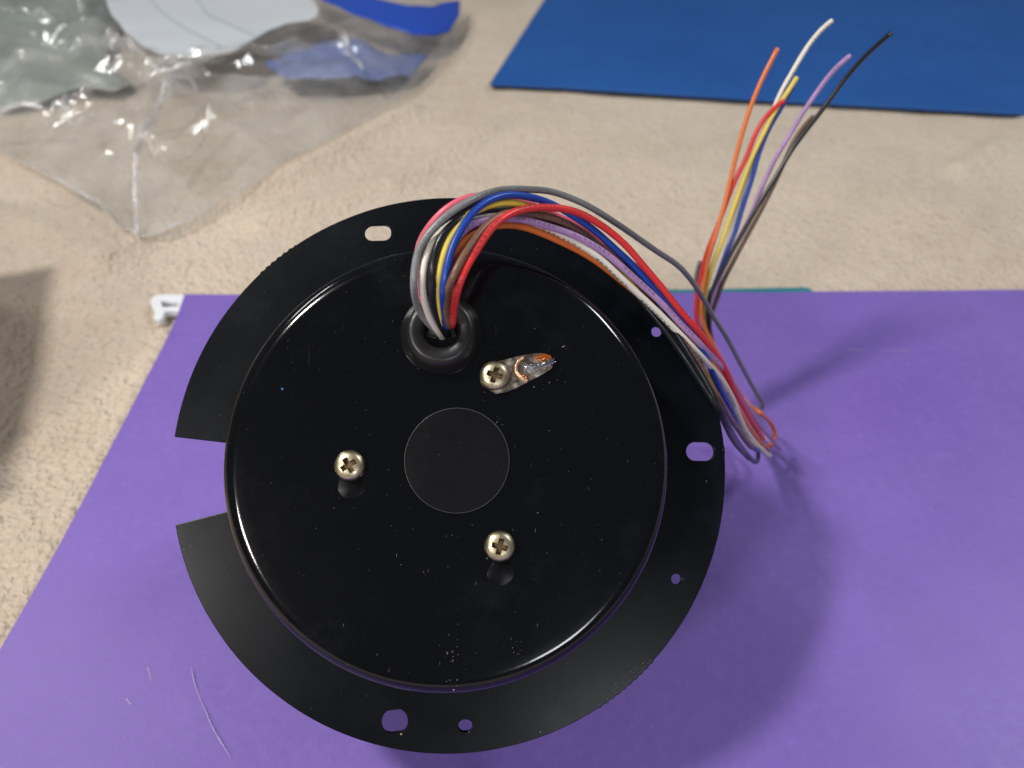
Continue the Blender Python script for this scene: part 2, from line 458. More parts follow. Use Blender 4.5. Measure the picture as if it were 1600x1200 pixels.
# ------------------------------------------------------------------ clear zip bag
BZ = .016
def bxy(px, py): return xy(px, py, BZ)
bag = empty("zip_bag", Matrix.Translation((-.3, .6, -.006)))
props(bag, "crumpled clear plastic zip bag with white label patch and blue zipper strip", "plastic bag")
outl = [(722, -14), (716, 12), (700, 48), (676, 78), (630, 112), (560, 155), (470, 205), (350, 272), (262, 318), (206, 336), (176, 318), (140, 282), (70, 240), (0, 207), (-150, 140), (-330, 90), (-380, -60), (-250, -150), (300, -150), (600, -80)]
OUT = [bxy(*p) for p in outl]; OUTC = OUT + [OUT[0]]
ridges = [([(205, 330), (214, 300), (228, 265), (250, 225), (285, 190), (312, 172)], .010, .006),
          ([(0, 210), (45, 238), (95, 262), (142, 281)], .008, .005),
          ([(96, 192), (150, 181)], .008, .004), ([(190, 100), (232, 122), (350, 118), (470, 96)], .006, .006),
          ([(0, 180), (70, 182)], .006, .006), ([(40, 45), (90, 50)], .006, .005), ([(135, 40), (160, 18)], .009, .006),
          ([(250, 245), (330, 205), (420, 165)], .007, .007), ([(310, 140), (400, 112), (560, 95)], .005, .008),
          ([(0, 130), (110, 118), (195, 98)], .007, .006), ([(560, 130), (640, 85), (690, 30)], .004, .006),
          ([(225, 235), (255, 170), (330, 150)], .006, .006), ([(540, 95), (565, 118)], .006, .005), ([(100, 80), (130, 85)], .007, .005)]
RID = []
for pl, a, wd in ridges:
    q = [bxy(*p) for p in pl]; xs = [p[0] for p in q]; ys = [p[1] for p in q]
    RID.append((q, a, wd, (min(xs) - .02, max(xs) + .02, min(ys) - .02, max(ys) + .02)))
STIFF = []
def inpoly(x, y, pl):
    c = False
    for i in range(len(pl)):
        x1, y1 = pl[i]; x2, y2 = pl[i - 1]
        if (y1 > y) != (y2 > y) and x < (x2 - x1) * (y - y1) / (y2 - y1) + x1: c = not c
    return c
def stiff(x, y):
    k = 1.0
    for pl, bb in STIFF:
        if bb[0] - .02 < x < bb[1] + .02 and bb[2] - .02 < y < bb[3] + .02:
            if inpoly(x, y, pl): return .10
            d = poly_d(x, y, pl + [pl[0]]); k = min(k, .10 + .9 * min(1, d / .014))
    return k
def crease(q):   # faceted crumple: ridged noise, sharp at the folds
    return 1 - min(1, 2.6 * abs(noise.noise(q)))
def bag_z(x, y):
    e = poly_d(x, y, OUTC)
    k = 1 - math.exp(-e / .03)
    q = Vector((x * 13, y * 13, 2.2))
    st = stiff(x, y)
    c = .011 * crease(q) + .0042 * crease(q * 1.9 + Vector((3, 1, 0))) + .0011 * crease(q * 4.7) + .006 * noise.noise(q * .8)
    for pl, a, wd, bb in RID:
        if bb[0] < x < bb[1] and bb[2] < y < bb[3]:
            d = poly_d(x, y, pl)
            c += 1.7 * a * math.exp(-(d / (wd * .6)) ** 2) * min(1, .25 + e / .012)
    z = .0012 + .017 * k + st * k * c + (1 - st) * .006
    return max(z, carpet_z(x, y) + .0012)
def bag_low(x, y):
    q = Vector((x * 17, y * 17, 9.2))
    return carpet_z(x, y) + .0025 + .003 * (1 + noise.noise(q)) * (1 - math.exp(-poly_d(x, y, OUTC) / .02))
def bchild(name, bm, m):
    o = obj(name, bm, m, bag); o.matrix_parent_inverse = bag.matrix_world.inverted(); return o
lab = [(150, -18), (166, 6), (180, 42), (202, 68), (226, 90), (246, 103), (270, 110), (320, 112), (348, 108), (372, 99), (400, 80), (424, 64), (450, 53), (486, 49), (498, 42), (500, 32), (492, 18), (474, 8), (450, 3), (420, 5), (398, 10), (388, 4), (378, -14), (300, -30)]
LABEL = [bxy(*p) for p in lab]
zipo = [(466, -24), (530, -2), (590, 16), (636, 21), (676, 14), (718, -10), (717, 10), (701, 38), (676, 52), (648, 58), (606, 54), (556, 40), (510, 20), (470, 2)]
for pl in (LABEL, [bxy(*p) for p in zipo]):
    xs = [p[0] for p in pl]; ys = [p[1] for p in pl]; STIFF.append((pl, (min(xs), max(xs), min(ys), max(ys))))
M_FILM = m_film("clear film", .10, .34); M_FILM2 = m_film("clear film lower", .06, .16)
bchild("top_film", sheet(OUT, .0030, lambda x, y: max(bag_z(x, y), bag_low(x, y) + .0006)), M_FILM)
bchild("bottom_film", sheet(OUT, .010, bag_low), M_FILM2)
def bag_on(x, y, dz): return max(bag_z(x, y), bag_low(x, y) + .0006) + dz
M_FOLD = m_film("film folded double", .30, .9, bstr=.15)
for pl, r in (([(203, 334), (213, 300), (228, 262), (250, 225), (282, 192), (316, 168)], .0011), ([(0, 208), (45, 234), (95, 262), (143, 282)], .0010),
              ([(142, 283), (176, 318), (205, 336)], .0006), ([(94, 193), (122, 184), (152, 181)], .0010), ([(-40, 178), (20, 180), (72, 184)], .0013),
              ([(206, 335), (262, 317), (350, 271), (470, 204), (560, 154), (632, 110)], .0005), ([(195, 100), (232, 120), (280, 128), (350, 120), (470, 96)], .0007),
              ([(236, 246), (262, 262), (300, 242), (338, 202)], .0008), ([(134, 42), (148, 30), (160, 18)], .0016), ([(40, 46), (66, 49), (92, 46)], .0009),
              ([(545, 98), (556, 112), (568, 119)], .0012), ([(110, 170), (108, 185), (112, 196)], .0010)):
    P = smooth_pts(catmull([Vector((*bxy(*p), 0)) for p in pl], 60), 2)
    hz_ = [max(bag_z(p.x, p.y), bag_low(p.x, p.y) + .0006) for p in P]
    for _ in range(6): hz_ = [hz_[0]] + [max(hz_[i], (hz_[i - 1] + 2 * hz_[i] + hz_[i + 1]) / 4) for i in range(1, len(hz_) - 1)] + [hz_[-1]]
    for p, h_ in zip(P, hz_): p.z = h_ + r * .3
    bchild("film_fold", tube(P, r, 10, Vector((0, 0, 1))), M_FOLD)
# white label patch printed on the film, with its thin rules
m_lab = NT("white label ink"); m_lab.set(Base_Color=(.66, .71, .76), Roughness=.42)
m_lab.b.inputs['Alpha'].default_value = .93
def soft(x, y):   # label sits on a taut part of the film
    s = 0
    for dx, dy in ((0, 0), (.012, 0), (-.012, 0), (0, .012), (0, -.012), (.024, 0), (-.024, 0)): s += bag_on(x + dx, y + dy, 0)
    return s / 7
o = bchild("label_patch", sheet(LABEL, .006, lambda x, y: max(bag_on(x, y, .0010), .5 * soft(x, y) + .5 * bag_on(x, y, .001) + .0008)), m_lab.m)
o['label'] = "white rounded label patch on the bag film"
m_rule = m_simple("grey rule ink", (.44, .49, .56), .5)
for pl in ([(206, -14), (232, 8), (262, 40), (300, 66), (352, 94)], [(288, -8), (312, 18), (332, 42), (368, 60), (402, 76)]):
    P = catmull([Vector((*bxy(*p), 0)) for p in pl], 50)
    bm = bmesh.new(); prev = None
    for i, p in enumerate(P):
        t_ = (P[min(i + 1, len(P) - 1)] - P[max(i - 1, 0)]).normalized(); nn = Vector((-t_.y, t_.x, 0)) * .0006
        pr = [bm.verts.new((q.x, q.y, max(bag_on(q.x, q.y, .0010), .5 * soft(q.x, q.y) + .5 * bag_on(q.x, q.y, .001) + .0008) + .0007)) for q in (p + nn, p - nn)]
        if prev: bm.faces.new((prev[0], prev[1], pr[1], pr[0]))
        prev = pr
    bchild("label_line", bm, m_rule)
M_ZIP = m_simple("blue zipper plastic", (.018, .082, .54), .25, bump=(60, .3, .001))
bchild("zipper_strip", sheet([bxy(*p) for p in zipo], .005, lambda x, y: bag_on(x, y, .0014), .0009), M_ZIP)
zipb = [(412, 92), (450, 66), (500, 56), (560, 54), (610, 66), (668, 62), (640, 92), (590, 106), (520, 112), (440, 112)]
o = bchild("zipper_strip", sheet([bxy(*p) for p in zipb], .008, lambda x, y: (bag_low(x, y) + bag_z(x, y)) / 2, .0006), m_simple("pale blue zipper seen through film", (.13, .18, .40), .4))
o['label'] = "hazy blue zipper half on the far wall of the bag"
# grey green lump inside
gl = [bxy(*p) for p in [(-170, -120), (150, -120), (172, -10), (178, 30), (150, 62), (196, 96), (170, 112), (110, 108), (60, 122), (-20, 132), (-150, 110)]]
def gz(x, y):
    e = poly_d(x, y, gl + [gl[0]])
    q = Vector((x * 16, y * 16, 4.4))
    return min(bag_low(x, y) + .001 + .014 * (1 - math.exp(-e / .012)) + .004 * abs(noise.noise(q)), max(bag_on(x, y, -.0012), bag_low(x, y) + .0004))
t = NT("grey green plastic"); c = t.coord()
t.set(Base_Color=t.ramp(t.noise(12, 4, .6, c).outputs[0], [(.35, (.20, .24, .21)), (.65, (.36, .40, .36))]), Roughness=.3); t.bump(t.noise(45, 3, .5, c).outputs[0], .5, .004)
props(obj("packing_material", sheet(gl, .008, gz), t.m), "hazy grey-green packing inside the left end of the clear bag", "packing")

# ------------------------------------------------------------------ the gauge
gn = -ray(758.2, 739.9); gn.normalize()
gv = (UP - gn * UP.dot(gn)).normalized(); gu = gv.cross(gn)
GM = Matrix(((gu.x, gv.x, gn.x, GO.x), (gu.y, gv.y, gn.y, GO.y), (gu.z, gv.z, gn.z, GO.z), (0, 0, 0, 1)))
GI = GM.inverted()
HT = .0240
def loc(px, py, h=0.0):
    d = ray(px, py); P = GO + gn * h
    q = CAM + d * ((P - CAM).dot(gn) / d.dot(gn)); r = GI @ q
    return (r.x, r.y)
gauge = empty("gauge", GM)
props(gauge, "black round instrument gauge seen from behind with a bundle of coloured wires", "gauge")
# can: long cylinder with a rolled rear rim
prof = [(0, -.066), (.044, -.066), (.0475, -.064), (.048, -.060), (.048, -.003), (.0498, -.0012)]
prof += [(.0498, 0), (.0499, HT - .0052), (.0500, HT - .0047)]
rr = .0038
for i in range(0, 15):
    a = math.radians(90 * i / 14); prof.append((.0500 - rr + rr * math.cos(a), HT - rr * .92 - .0006 + rr * .92 * math.sin(a)))
prof += [(.0440, HT - .00057), (.030, HT - .00054), (.015, HT - .0005), (0, HT - .0005)]
CZ = HT - .0007
o = obj("can", lathe(prof, 256), M_CAN, gauge); sharp(o, 40)
# flange with notch, holes and knurled arcs
RF = .0696
a1 = math.atan2(loc(275, 683)[1], loc(275, 683)[0]) % (2 * math.pi); a2 = math.atan2(loc(275, 820)[1], loc(275, 820)[0]) % (2 * math.pi)
def ang(px, py): q = loc(px, py); return math.degrees(math.atan2(q[1], q[0]))
kn1 = (ang(455, 372), ang(402, 432)); kn2 = (ang(930, 1100), ang(1018, 1028))
outer = []
N = 900; span = (2 * math.pi - a2) + a1
for i in range(N + 1):
    a = a2 + span * i / N; dg = (math.degrees(a) + 180) % 360 - 180
    r = RF
    if min(kn1) < dg < max(kn1) or min(kn2) < dg < max(kn2): r += .00022 * (i % 4 < 2)
    r += .00004 * noise.noise(Vector((math.cos(a) * 6, math.sin(a) * 6, 0)))
    outer.append((r * math.cos(a), r * math.sin(a)))
i1 = loc(348, 693); i2 = loc(350, 797)
b1 = math.atan2(i1[1], i1[0]) % (2 * math.pi); b2 = math.atan2(i2[1], i2[0]) % (2 * math.pi)
inner = [(.0483 * math.cos(b1 - (b1 + 2 * math.pi - b2) * i / 240), .0483 * math.sin(b1 - (b1 + 2 * math.pi - b2) * i / 240)) for i in range(241)]
def slot(px, py, lx, r, rot=0.0, n=12):
    c = loc(px, py); out = []
    for s, st in ((1, -90), (-1, 90)):
        for i in range(n + 1):
            t = math.radians(st + 180 * i / n)
            x, y = s * lx + r * math.cos(t), r * math.sin(t)
            out.append((c[0] + x * math.cos(rot) - y * math.sin(rot), c[1] + x * math.sin(rot) + y * math.cos(rot)))
    return out
holes = [slot(590.5, 363.5, .0014, .0021, .03), slot(1026, 518, 0.00001, .00133), slot(1094.5, 705.5, .0013, .00235, -.02), slot(1057, 905, 0.00001, .0013), slot(617, 1127, .0010, .0026, .1), slot(727, 1134, .0003, .0014)]
me = plate_mesh([outer + inner] + holes, .0014, .00018, 1); me.transform(Matrix.Translation((0, 0, -.0014)))
o = link("flange", me, M_FLANGE, gauge)
for p in me.polygons: p.use_smooth = True
sharp(o, 30)
# washers pressed round the slots (faint raised rings)
for px, py, r in ((590.5, 363.5, .0047), (1094.5, 705.5, .0050), (617, 1127, .0044)):
    c = loc(px, py)
    o = obj("pressed_ring", lathe([(r - .0013, -.00002), (r - .0003, .000014), (r + .0003, .000014), (r + .0013, -.00002)], 64, center=c), M_FLANGE, gauge)
# knurl points on the flange, their shine painted in as pale grey tips
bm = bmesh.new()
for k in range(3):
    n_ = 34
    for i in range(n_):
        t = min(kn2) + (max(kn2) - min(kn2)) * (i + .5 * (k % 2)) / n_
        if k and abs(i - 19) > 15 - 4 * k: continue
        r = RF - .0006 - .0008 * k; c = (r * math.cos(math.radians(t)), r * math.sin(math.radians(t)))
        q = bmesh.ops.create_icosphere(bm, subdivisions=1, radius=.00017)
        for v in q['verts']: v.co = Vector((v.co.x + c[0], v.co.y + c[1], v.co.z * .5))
m_glint = m_simple("painted knurl glints", (.16, .165, .18), .35, .8)
props(obj("knurling", bm, m_glint, gauge), kind='stuff')
# round cover over the centre
c = loc(714, 719, HT)
rc = (Vector(loc(796, 719, HT)) - Vector(loc(633, 719, HT))).length / 2
o = obj("round_cover", lathe([(0, HT - .0001), (rc - .0001, HT - .0001), (rc, HT - .0002), (rc, HT - .0013)], 128, center=c), M_COVER, gauge); sharp(o, 30)
m_edge = m_simple("worn cover edge", (.045, .046, .05), .45)
obj("cover_edge", lathe([(rc - .00002, HT - .00008), (rc + .00007, HT - .00005), (rc + .00014, HT - .0003), (rc + .00013, HT - .0013)], 160, center=c), m_edge, gauge)
# grommet
c = loc(690, 522, HT)
gp = [(.0093, -.0012), (.0092, .0001), (.0090, .0006), (.0086, .0014), (.0082, .0024), (.0077, .0034), (.0071, .0042), (.0066, .00445), (.0060, .0045), (.0046, .0043), (.0040, .0039), (.0037, .0030), (.0036, .0008), (.0035, -.010)]
o = obj("grommet", lathe([(r, HT + z) for r, z in gp], 96, center=c), M_RUBBER, gauge)
GC = c
# dark plug seen deep in the grommet
# screws
def screw(px, py, rot, h0=0.0, tilt=0.0):
    c = loc(px, py, CZ + h0 + .002); R = .00335
    pr = [(0, .0022), (R * .45, .00215), (R * .72, .00195), (R * .88, .0016), (R * .97, .0011), (R, .0006), (R * .97, 0.0), (R * .8, -.0003), (0, -.0003)]
    bm = lathe(pr, 48)
    me = bpy.data.meshes.new("screw"); bm.to_mesh(me); bm.free(); me.materials.append(M_ZINC); me.materials.append(M_GRIME)
    so = bpy.data.objects.new("screw", me); COL.objects.link(so)
    bm = bmesh.new()
    for r in (0, 90):
        q = bmesh.ops.create_cube(bm, size=1)
        vs = q['verts']
        for v in vs:
            k = 1.0 if v.co.z > 0 else .55
            v.co = Vector((v.co.x * .0044 * k, v.co.y * .00135 * (1 if v.co.z > 0 else .7), .0009 + (v.co.z + .5) * .0020))
        bmesh.ops.rotate(bm, verts=vs, cent=(0, 0, 0), matrix=Matrix.Rotation(math.radians(r), 3, 'Z'))
    for f in bm.faces: f.material_index = 0
    cm = bpy.data.meshes.new("cut"); bm.to_mesh(cm); bm.free(); cm.materials.append(M_GRIME)
    co = bpy.data.objects.new("cut", cm); COL.objects.link(co)
    md = so.modifiers.new("b", 'BOOLEAN'); md.operation = 'DIFFERENCE'; md.object = co; md.solver = 'EXACT'; md.use_self = True; md.material_mode = 'TRANSFER'
    dgr = bpy.context.evaluated_depsgraph_get(); dgr.update()
    nm = bpy.data.meshes.new_from_object(so.evaluated_get(dgr)); bpy.data.objects.remove(so); bpy.data.objects.remove(co)
    o = bpy.data.objects.new("screw", nm); COL.objects.link(o); o.parent = gauge
    o.location = (c[0], c[1], CZ + h0 + .0003); o.rotation_euler = (tilt, 0, rot)
    for p in nm.polygons: p.use_smooth = True
    sharp(o, 28); return o
screw(545, 727, .55); screw(781, 854, -.25); 
screw(773, 586, -.30, .0006)
# thin matt black discs below two screws
m_spot = m_simple("matt black spot", (.0030, .0030, .0038), .30, Specular_IOR_Level=.12)
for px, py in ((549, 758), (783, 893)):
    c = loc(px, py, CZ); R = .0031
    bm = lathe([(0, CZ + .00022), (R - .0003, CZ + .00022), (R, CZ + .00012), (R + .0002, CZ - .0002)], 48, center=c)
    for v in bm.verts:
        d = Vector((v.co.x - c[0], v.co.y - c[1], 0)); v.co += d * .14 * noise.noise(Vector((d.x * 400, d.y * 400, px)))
    obj("matt_spot", bm, m_spot, gauge)
# solder lug
LZ = CZ + .0001
lug_px = [(754, 598), (752, 586), (757, 574), (768, 567), (790, 562), (812, 556), (836, 552), (850, 552), (860, 557), (865, 566), (862, 576), (848, 585), (826, 597), (806, 607), (790, 613), (774, 616), (768, 612), (760, 606)]
me = plate_mesh([[loc(x, y, LZ) for x, y in lug_px]], .0006, .0001, 1); me.transform(Matrix.Translation((0, 0, LZ)))
lug = link("solder_lug", me, M_TIN, gauge)
def blob(name, px, py, lx, ly, lz, rot, m, zz=.0005, amp=.22, seed=0.0):
    """smooth lump: an ellipsoid with a few soft swellings"""
    bm = bmesh.new(); c = loc(px, py, LZ)
    bmesh.ops.create_icosphere(bm, subdivisions=4, radius=1)
    for v in bm.verts:
        k = 1 + amp * noise.noise(v.co * 1.3 + Vector((seed, seed, 0)))
        x, y = v.co.x * lx * k, v.co.y * ly * k
        v.co = Vector((c[0] + x * math.cos(rot) - y * math.sin(rot), c[1] + x * math.sin(rot) + y * math.cos(rot), LZ + zz + v.co.z * lz * k))
    return obj(name, bm, m, lug)
# bent up tab with solder wetted on it
tabp = [(818, 574), (832, 580), (848, 575), (864, 566)]
bm = bmesh.new(); prev = None
for i, (x, y) in enumerate(tabp):
    c = loc(x, y, LZ); hgt = (.0004, .0016, .0019, .0017)[i]
    c2 = loc(x + 1, y - 5, LZ)
    pr = [bm.verts.new((c[0], c[1], LZ + .0005)), bm.verts.new((c[0], c[1], LZ + .0005 + hgt)), bm.verts.new((c2[0], c2[1], LZ + .0005 + hgt)), bm.verts.new((c2[0], c2[1], LZ + .0005))]
    if prev:
        for k in range(4): bm.faces.new((prev[k], prev[(k + 1) % 4], pr[(k + 1) % 4], pr[k]))
    else: bm.faces.new(pr)
    prev = pr
bm.faces.new(prev); bmesh.ops.recalc_face_normals(bm, faces=bm.faces)
obj("bent_tab", bm, M_SOLDER, lug, False)
blob("solder", 832, 574, .0019, .0009, .0008, .15, M_SOLDER, .0006, .5, 3.0)
blob("solder", 852, 571, .0022, .00055, .0011, .30, M_SOLDER, .0010, .4, 7.0)
blob("flux_drop", 848, 560, .0017, .00085, .0006, .10, M_FLUX, .0006, .3, 1.0)
blob("flux_drop", 819, 590, .0009, .0006, .0004, -.6, M_FLUX, .0006, .3, 5.0)
P = [Vector((*loc(x, y, LZ), LZ + .0006)) for x, y in [(818, 559), (811, 564), (807, 570), (806, 576), (807, 582), (811, 588), (817, 593), (824, 596)]]
obj("flux_ring", tube(catmull(P, 40), .00042, 8), M_COPPER, lug)
# dust and chips on the black enamel
bm = bmesh.new()
def fleck(px, py, s, h=CZ, el=1.0, rot=None):
    c = loc(px, py, h); rot = random.uniform(0, 6.3) if rot is None else rot; vs = []
    k = random.randint(4, 6)
    for i in range(k):
        t = 2 * math.pi * i / k; x, y = s * el * math.cos(t) * random.uniform(.6, 1.2), s * math.sin(t) * random.uniform(.6, 1.2)
        vs.append(bm.verts.new((c[0] + x * math.cos(rot) - y * math.sin(rot), c[1] + x * math.sin(rot) + y * math.cos(rot), h + .0005)))
    tp = bm.verts.new((c[0], c[1], h + .0005 + s * .4))
    for i in range(k): bm.faces.new((vs[i], vs[(i + 1) % k], tp))
for _ in range(22): fleck(random.gauss(708, 7), random.gauss(1038, 26), random.uniform(.00003, .00010), el=random.choice((1, 1, 2.5)), rot=random.gauss(1.4, .3))
for _ in range(10): fleck(random.gauss(806, 8), random.gauss(1012, 18), random.uniform(.00003, .00009))
for _ in range(9): fleck(random.gauss(779, 6), random.gauss(656, 9), random.uniform(.00003, .00009))
for _ in range(30):
    t = random.uniform(0, 6.28); r = 330 * math.sqrt(random.random()); fleck(696 + r * math.cos(t), 735 + r * math.sin(t), random.uniform(.00003, .00006))
for x, y, s in ((709, 1077, .0004), (738, 820, .00012), (612, 821, .0001), (706, 836, .00012), (627, 882, .00014), (840, 801, .00018), (755, 626, .00012), (573, 744, .00013), (532, 758, .00014), (761, 872, .00022), (771, 881, .00013), (745, 521, .00013), (835, 514, .00016), (834, 605, .00022), (858, 598, .00018), (654, 576, .00013), (858, 673, .0002), (762, 678, .00014)): fleck(x, y, s * .62)
for _ in range(12):   # fine scratches left in the lower half
    x, y = random.uniform(520, 880), random.uniform(820, 1050); fleck(x, y, .000022, el=random.uniform(8, 30), rot=random.gauss(1.38, .12))
for x, y, s in ((880, 542, .0001),): fleck(x, y, s, el=6, rot=.4)
props(obj("dust", bm, M_DUST, gauge, False), kind='stuff')
bm = bmesh.new(); fleck(627, 1146, .0003, 0.0 - .0004); fleck(1128, 703, .00012, -.0004); fleck(733, 1142, .00015, -.0004, 3, 1.2); fleck(1103, 752, .00016, -.0004); fleck(844, 1143, .00022, -.0004)
for _ in range(25): fleck(276 + random.uniform(0, 14) , 826 + random.uniform(0, 60), .00007, -.0005)
bmesh.ops.delete(bm, geom=[v for v in bm.verts if math.hypot(v.co.x, v.co.y) > RF], context='VERTS')
props(obj("dust", bm, M_DUST, gauge, False), kind='stuff')
bm = bmesh.new(); fleck(442, 608, .00028, el=1.8, rot=-1.0); obj("blue_fleck", bm, M_BLUEFLECK, gauge, False)

# ------------------------------------------------------------------ wires
def interp(x, tb):
    if x <= tb[0][0]: return tb[0][1]
    for (a, p), (b, q) in zip(tb, tb[1:]):
        if x <= b: return p + (q - p) * (x - a) / (b - a)
    return tb[-1][1]
ZR = [(640, .1585), (700, .1580), (740, .1605), (800, .1665), (860, .1735), (940, .1815), (1000, .1875), (1050, .1925), (1090, .1975), (1120, .207), (1150, .227), (1175, .255), (1200, .288), (1225, .302)]
ZT = [(40, .266), (200, .273), (350, .279), (480, .286), (560, .293), (640, .301), (720, .306)]
ZRB = [(640, .1585), (700, .1580), (740, .1605), (800, .1665), (860, .1735), (940, .1815), (1000, .1875), (1050, .1920), (1098, .1950), (1128, .1980), (1150, .222), (1175, .255), (1200, .288), (1225, .302)]
GRAYZ = [(640, .1572), (700, .1566), (750, .1612), (800, .1700), (862, .1800), (925, .187), (1000, .200), (1062, .214), (1137, .243), (1175, .275), (1200, .292)]
HID = [(1178, 672), (1155, 640), (1136, 606), (1120, 572), (1108, 535)]
def rise(y):  # out of the grommet: depth by picture height
    return interp(y, [(430, .1590), (470, .1630), (500, .1672), (512, .1700), (525, .1745)])
def build(name_col, mat, r, first, arch, tail, dz, tz=0.0, ztab=ZR, jit=0, hid=True):
    """first: points leaving the grommet; arch: points over the can and down the side; tail: back up to the cut end (tip last)"""
    P = []
    c0 = first[0]
    P.append(at(c0[0], c0[1], .1860)); P.append(at(c0[0], c0[1], .1790))
    for x, y in first: P.append(at(x, y, rise(y) + (dz[0][1] if isinstance(dz, list) else dz) * .3))
    for x, y in arch: P.append(at(x, y, interp(x, ztab) + (interp(x, dz) if isinstance(dz, list) else dz)))
    if tail:
        if hid:
            jx = random.uniform(-5, 5)
            for x, y in HID: P.append(at(x + jx, y + random.uniform(-3, 3), interp(y, ZT) + tz * .6 + .004))
        for x, y in tail: P.append(at(x, y, interp(y, ZT) + tz))
    Q = smooth_pts(catmull(P, 240), 5)
    o = obj("wire", tube(Q, r, 12), mat, None)
    o.parent = gauge; o.matrix_parent_inverse = gauge.matrix_world.inverted()
    o['label'] = name_col
    # bare copper core at the cut end
    if tail:
        d = (Q[-1] - Q[-3]).normalized()
        k = obj("core", tube([Q[-1], Q[-1] + d * .00025], r * .5, 8), M_CORE, o); 
    return o
M_CORE = m_simple("copper strands", (.62, .45, .30), .45, .8)
W = dict(
    gray=m_wire("grey insulation", (.21, .215, .22), .06, ink=.35), white=m_wire("white insulation", (.76, .71, .62), .30), black=m_wire("black insulation", (.012, .013, .016), None, .28),
    yellow=m_wire("yellow insulation", (.76, .58, .085)), blue=m_wire("blue insulation", (.010, .052, .34)), brown=m_wire("brown insulation", (.165, .085, .055), .02),
    red=m_wire("red insulation", (.68, .035, .035), .16), orange=m_wire("orange insulation", (.70, .17, .035)), violet=m_wire("violet insulation", (.42, .25, .50), .03, ink=.55), pink=m_wire("pink insulation", (.72, .13, .20)))
D = .00080
# right side beyond the rim: every wire is listed as picture points, depth comes from the tables above
build("grey wire arching highest over the bundle", W['gray'], .00078, [(686, 522), (674, 510), (661, 496), (652, 480)],
      [(646, 447), (649, 410), (656, 384), (679, 354), (712, 326), (750, 306), (787, 296), (825, 296), (862, 299), (898, 312), (925, 325), (975, 357), (1025, 392), (1062, 417), (1090, 452), (1112, 490), (1137, 530), (1160, 574), (1180, 611), (1193, 632)],
      [(1186, 638), (1168, 636), (1140, 596), (1114, 540), (1096, 495), (1088, 460), (1087, 432), (1094, 408)], 0.0, .003, GRAYZ, hid=False)
build("white wire with dark print along the rim", W['white'], .00082, [(693, 528), (682, 515), (672, 498), (664, 478)],
      [(658, 440), (661, 410), (671, 382), (690, 357), (715, 343), (742, 336), (778, 333), (815, 342), (860, 358), (900, 379), (937, 402), (962, 427), (987, 450), (1025, 485), (1050, 510), (1075, 535), (1100, 562), (1125, 590), (1145, 624), (1161, 665), (1180, 692), (1203, 712)],
      [(1125, 430), (1142, 366), (1160, 302), (1175, 256), (1194, 212), (1212, 162), (1225, 135), (1240, 109), (1260, 75), (1282, 47), (1300, 32)], [(658, -.0010), (664, -.0004), (674, .0012), (690, .0018), (720, .0022), (860, .0016), (930, -.0002), (1100, -.0008), (1210, 0.0)], .0022)
build("black wire nearest the yellow wire", W['black'], D, [(699, 526), (690, 511), (683, 496), (678, 480)],
      [(673, 440), (675, 406), (684, 376), (705, 350), (731, 334), (759, 328), (790, 326), (812, 329), (850, 345), (895, 364), (940, 390), (990, 430), (1030, 480), (1062, 530), (1098, 588), (1128, 645), (1155, 695), (1183, 721)],
      [(1106, 476), (1110, 460), (1122, 434), (1137, 405), (1152, 379), (1171, 345), (1190, 311), (1214, 274), (1235, 237), (1265, 197), (1290, 165), (1315, 130), (1340, 100), (1365, 75), (1392, 52)], [(690, -.0008), (730, .0010), (860, .0016), (920, .0045), (1010, .0030), (1062, .0002), (1200, .0)], -.0022, ztab=ZRB)
build("second black wire tucked under the blue wire", W['black'], D, [(700, 523), (694, 508), (689, 494), (684, 478)],
      [(680, 440), (684, 412), (695, 385), (716, 364), (740, 357), (780, 352), (830, 356), (880, 378), (930, 408), (985, 455), (1030, 505), (1062, 548), (1095, 598), (1122, 640), (1146, 688), (1170, 716)], None, [(690, .0008), (740, .0034), (860, .0040), (920, .0062), (1000, .0050), (1062, .0010), (1120, .0004), (1200, .0016)], ztab=ZRB)
build("yellow wire beside the blue wire", W['yellow'], .00082, [(694, 520), (690, 506), (688, 492), (686, 476)],
      [(684, 438), (690, 406), (701, 372), (720, 344), (746, 327), (769, 319), (797, 316), (821, 321), (849, 333), (890, 360), (935, 392), (985, 437), (1030, 487), (1075, 543), (1100, 580), (1128, 625), (1160, 680), (1190, 700)],
      [(1100, 478), (1106, 443), (1111, 420), (1119, 401), (1128, 377), (1139, 345), (1152, 309), (1164, 274), (1172, 252), (1190, 215), (1210, 175), (1230, 145), (1245, 121)], [(690, .0002), (840, .0010), (900, .0042), (1200, .0042)], 0.0)
build("blue wire crossing over the yellow wire", W['blue'], .00082, [(698, 516), (695, 503), (693, 490), (693, 474)],
      [(692, 452), (696, 429), (703, 395), (716, 365), (735, 335), (756, 316), (778, 306), (802, 304), (834, 309), (862, 318), (900, 340), (932, 362), (962, 390), (990, 415), (1020, 450), (1045, 477), (1070, 505), (1090, 532), (1108, 570), (1124, 606), (1142, 640), (1160, 680), (1185, 704)],
      [(1098, 500), (1107, 467), (1119, 439), (1130, 407), (1139, 386), (1149, 364), (1158, 332), (1167, 304), (1177, 274), (1185, 242), (1202, 200), (1225, 162), (1239, 134)], [(690, -.0006), (900, -.0008), (1200, 0.0)], .0008)
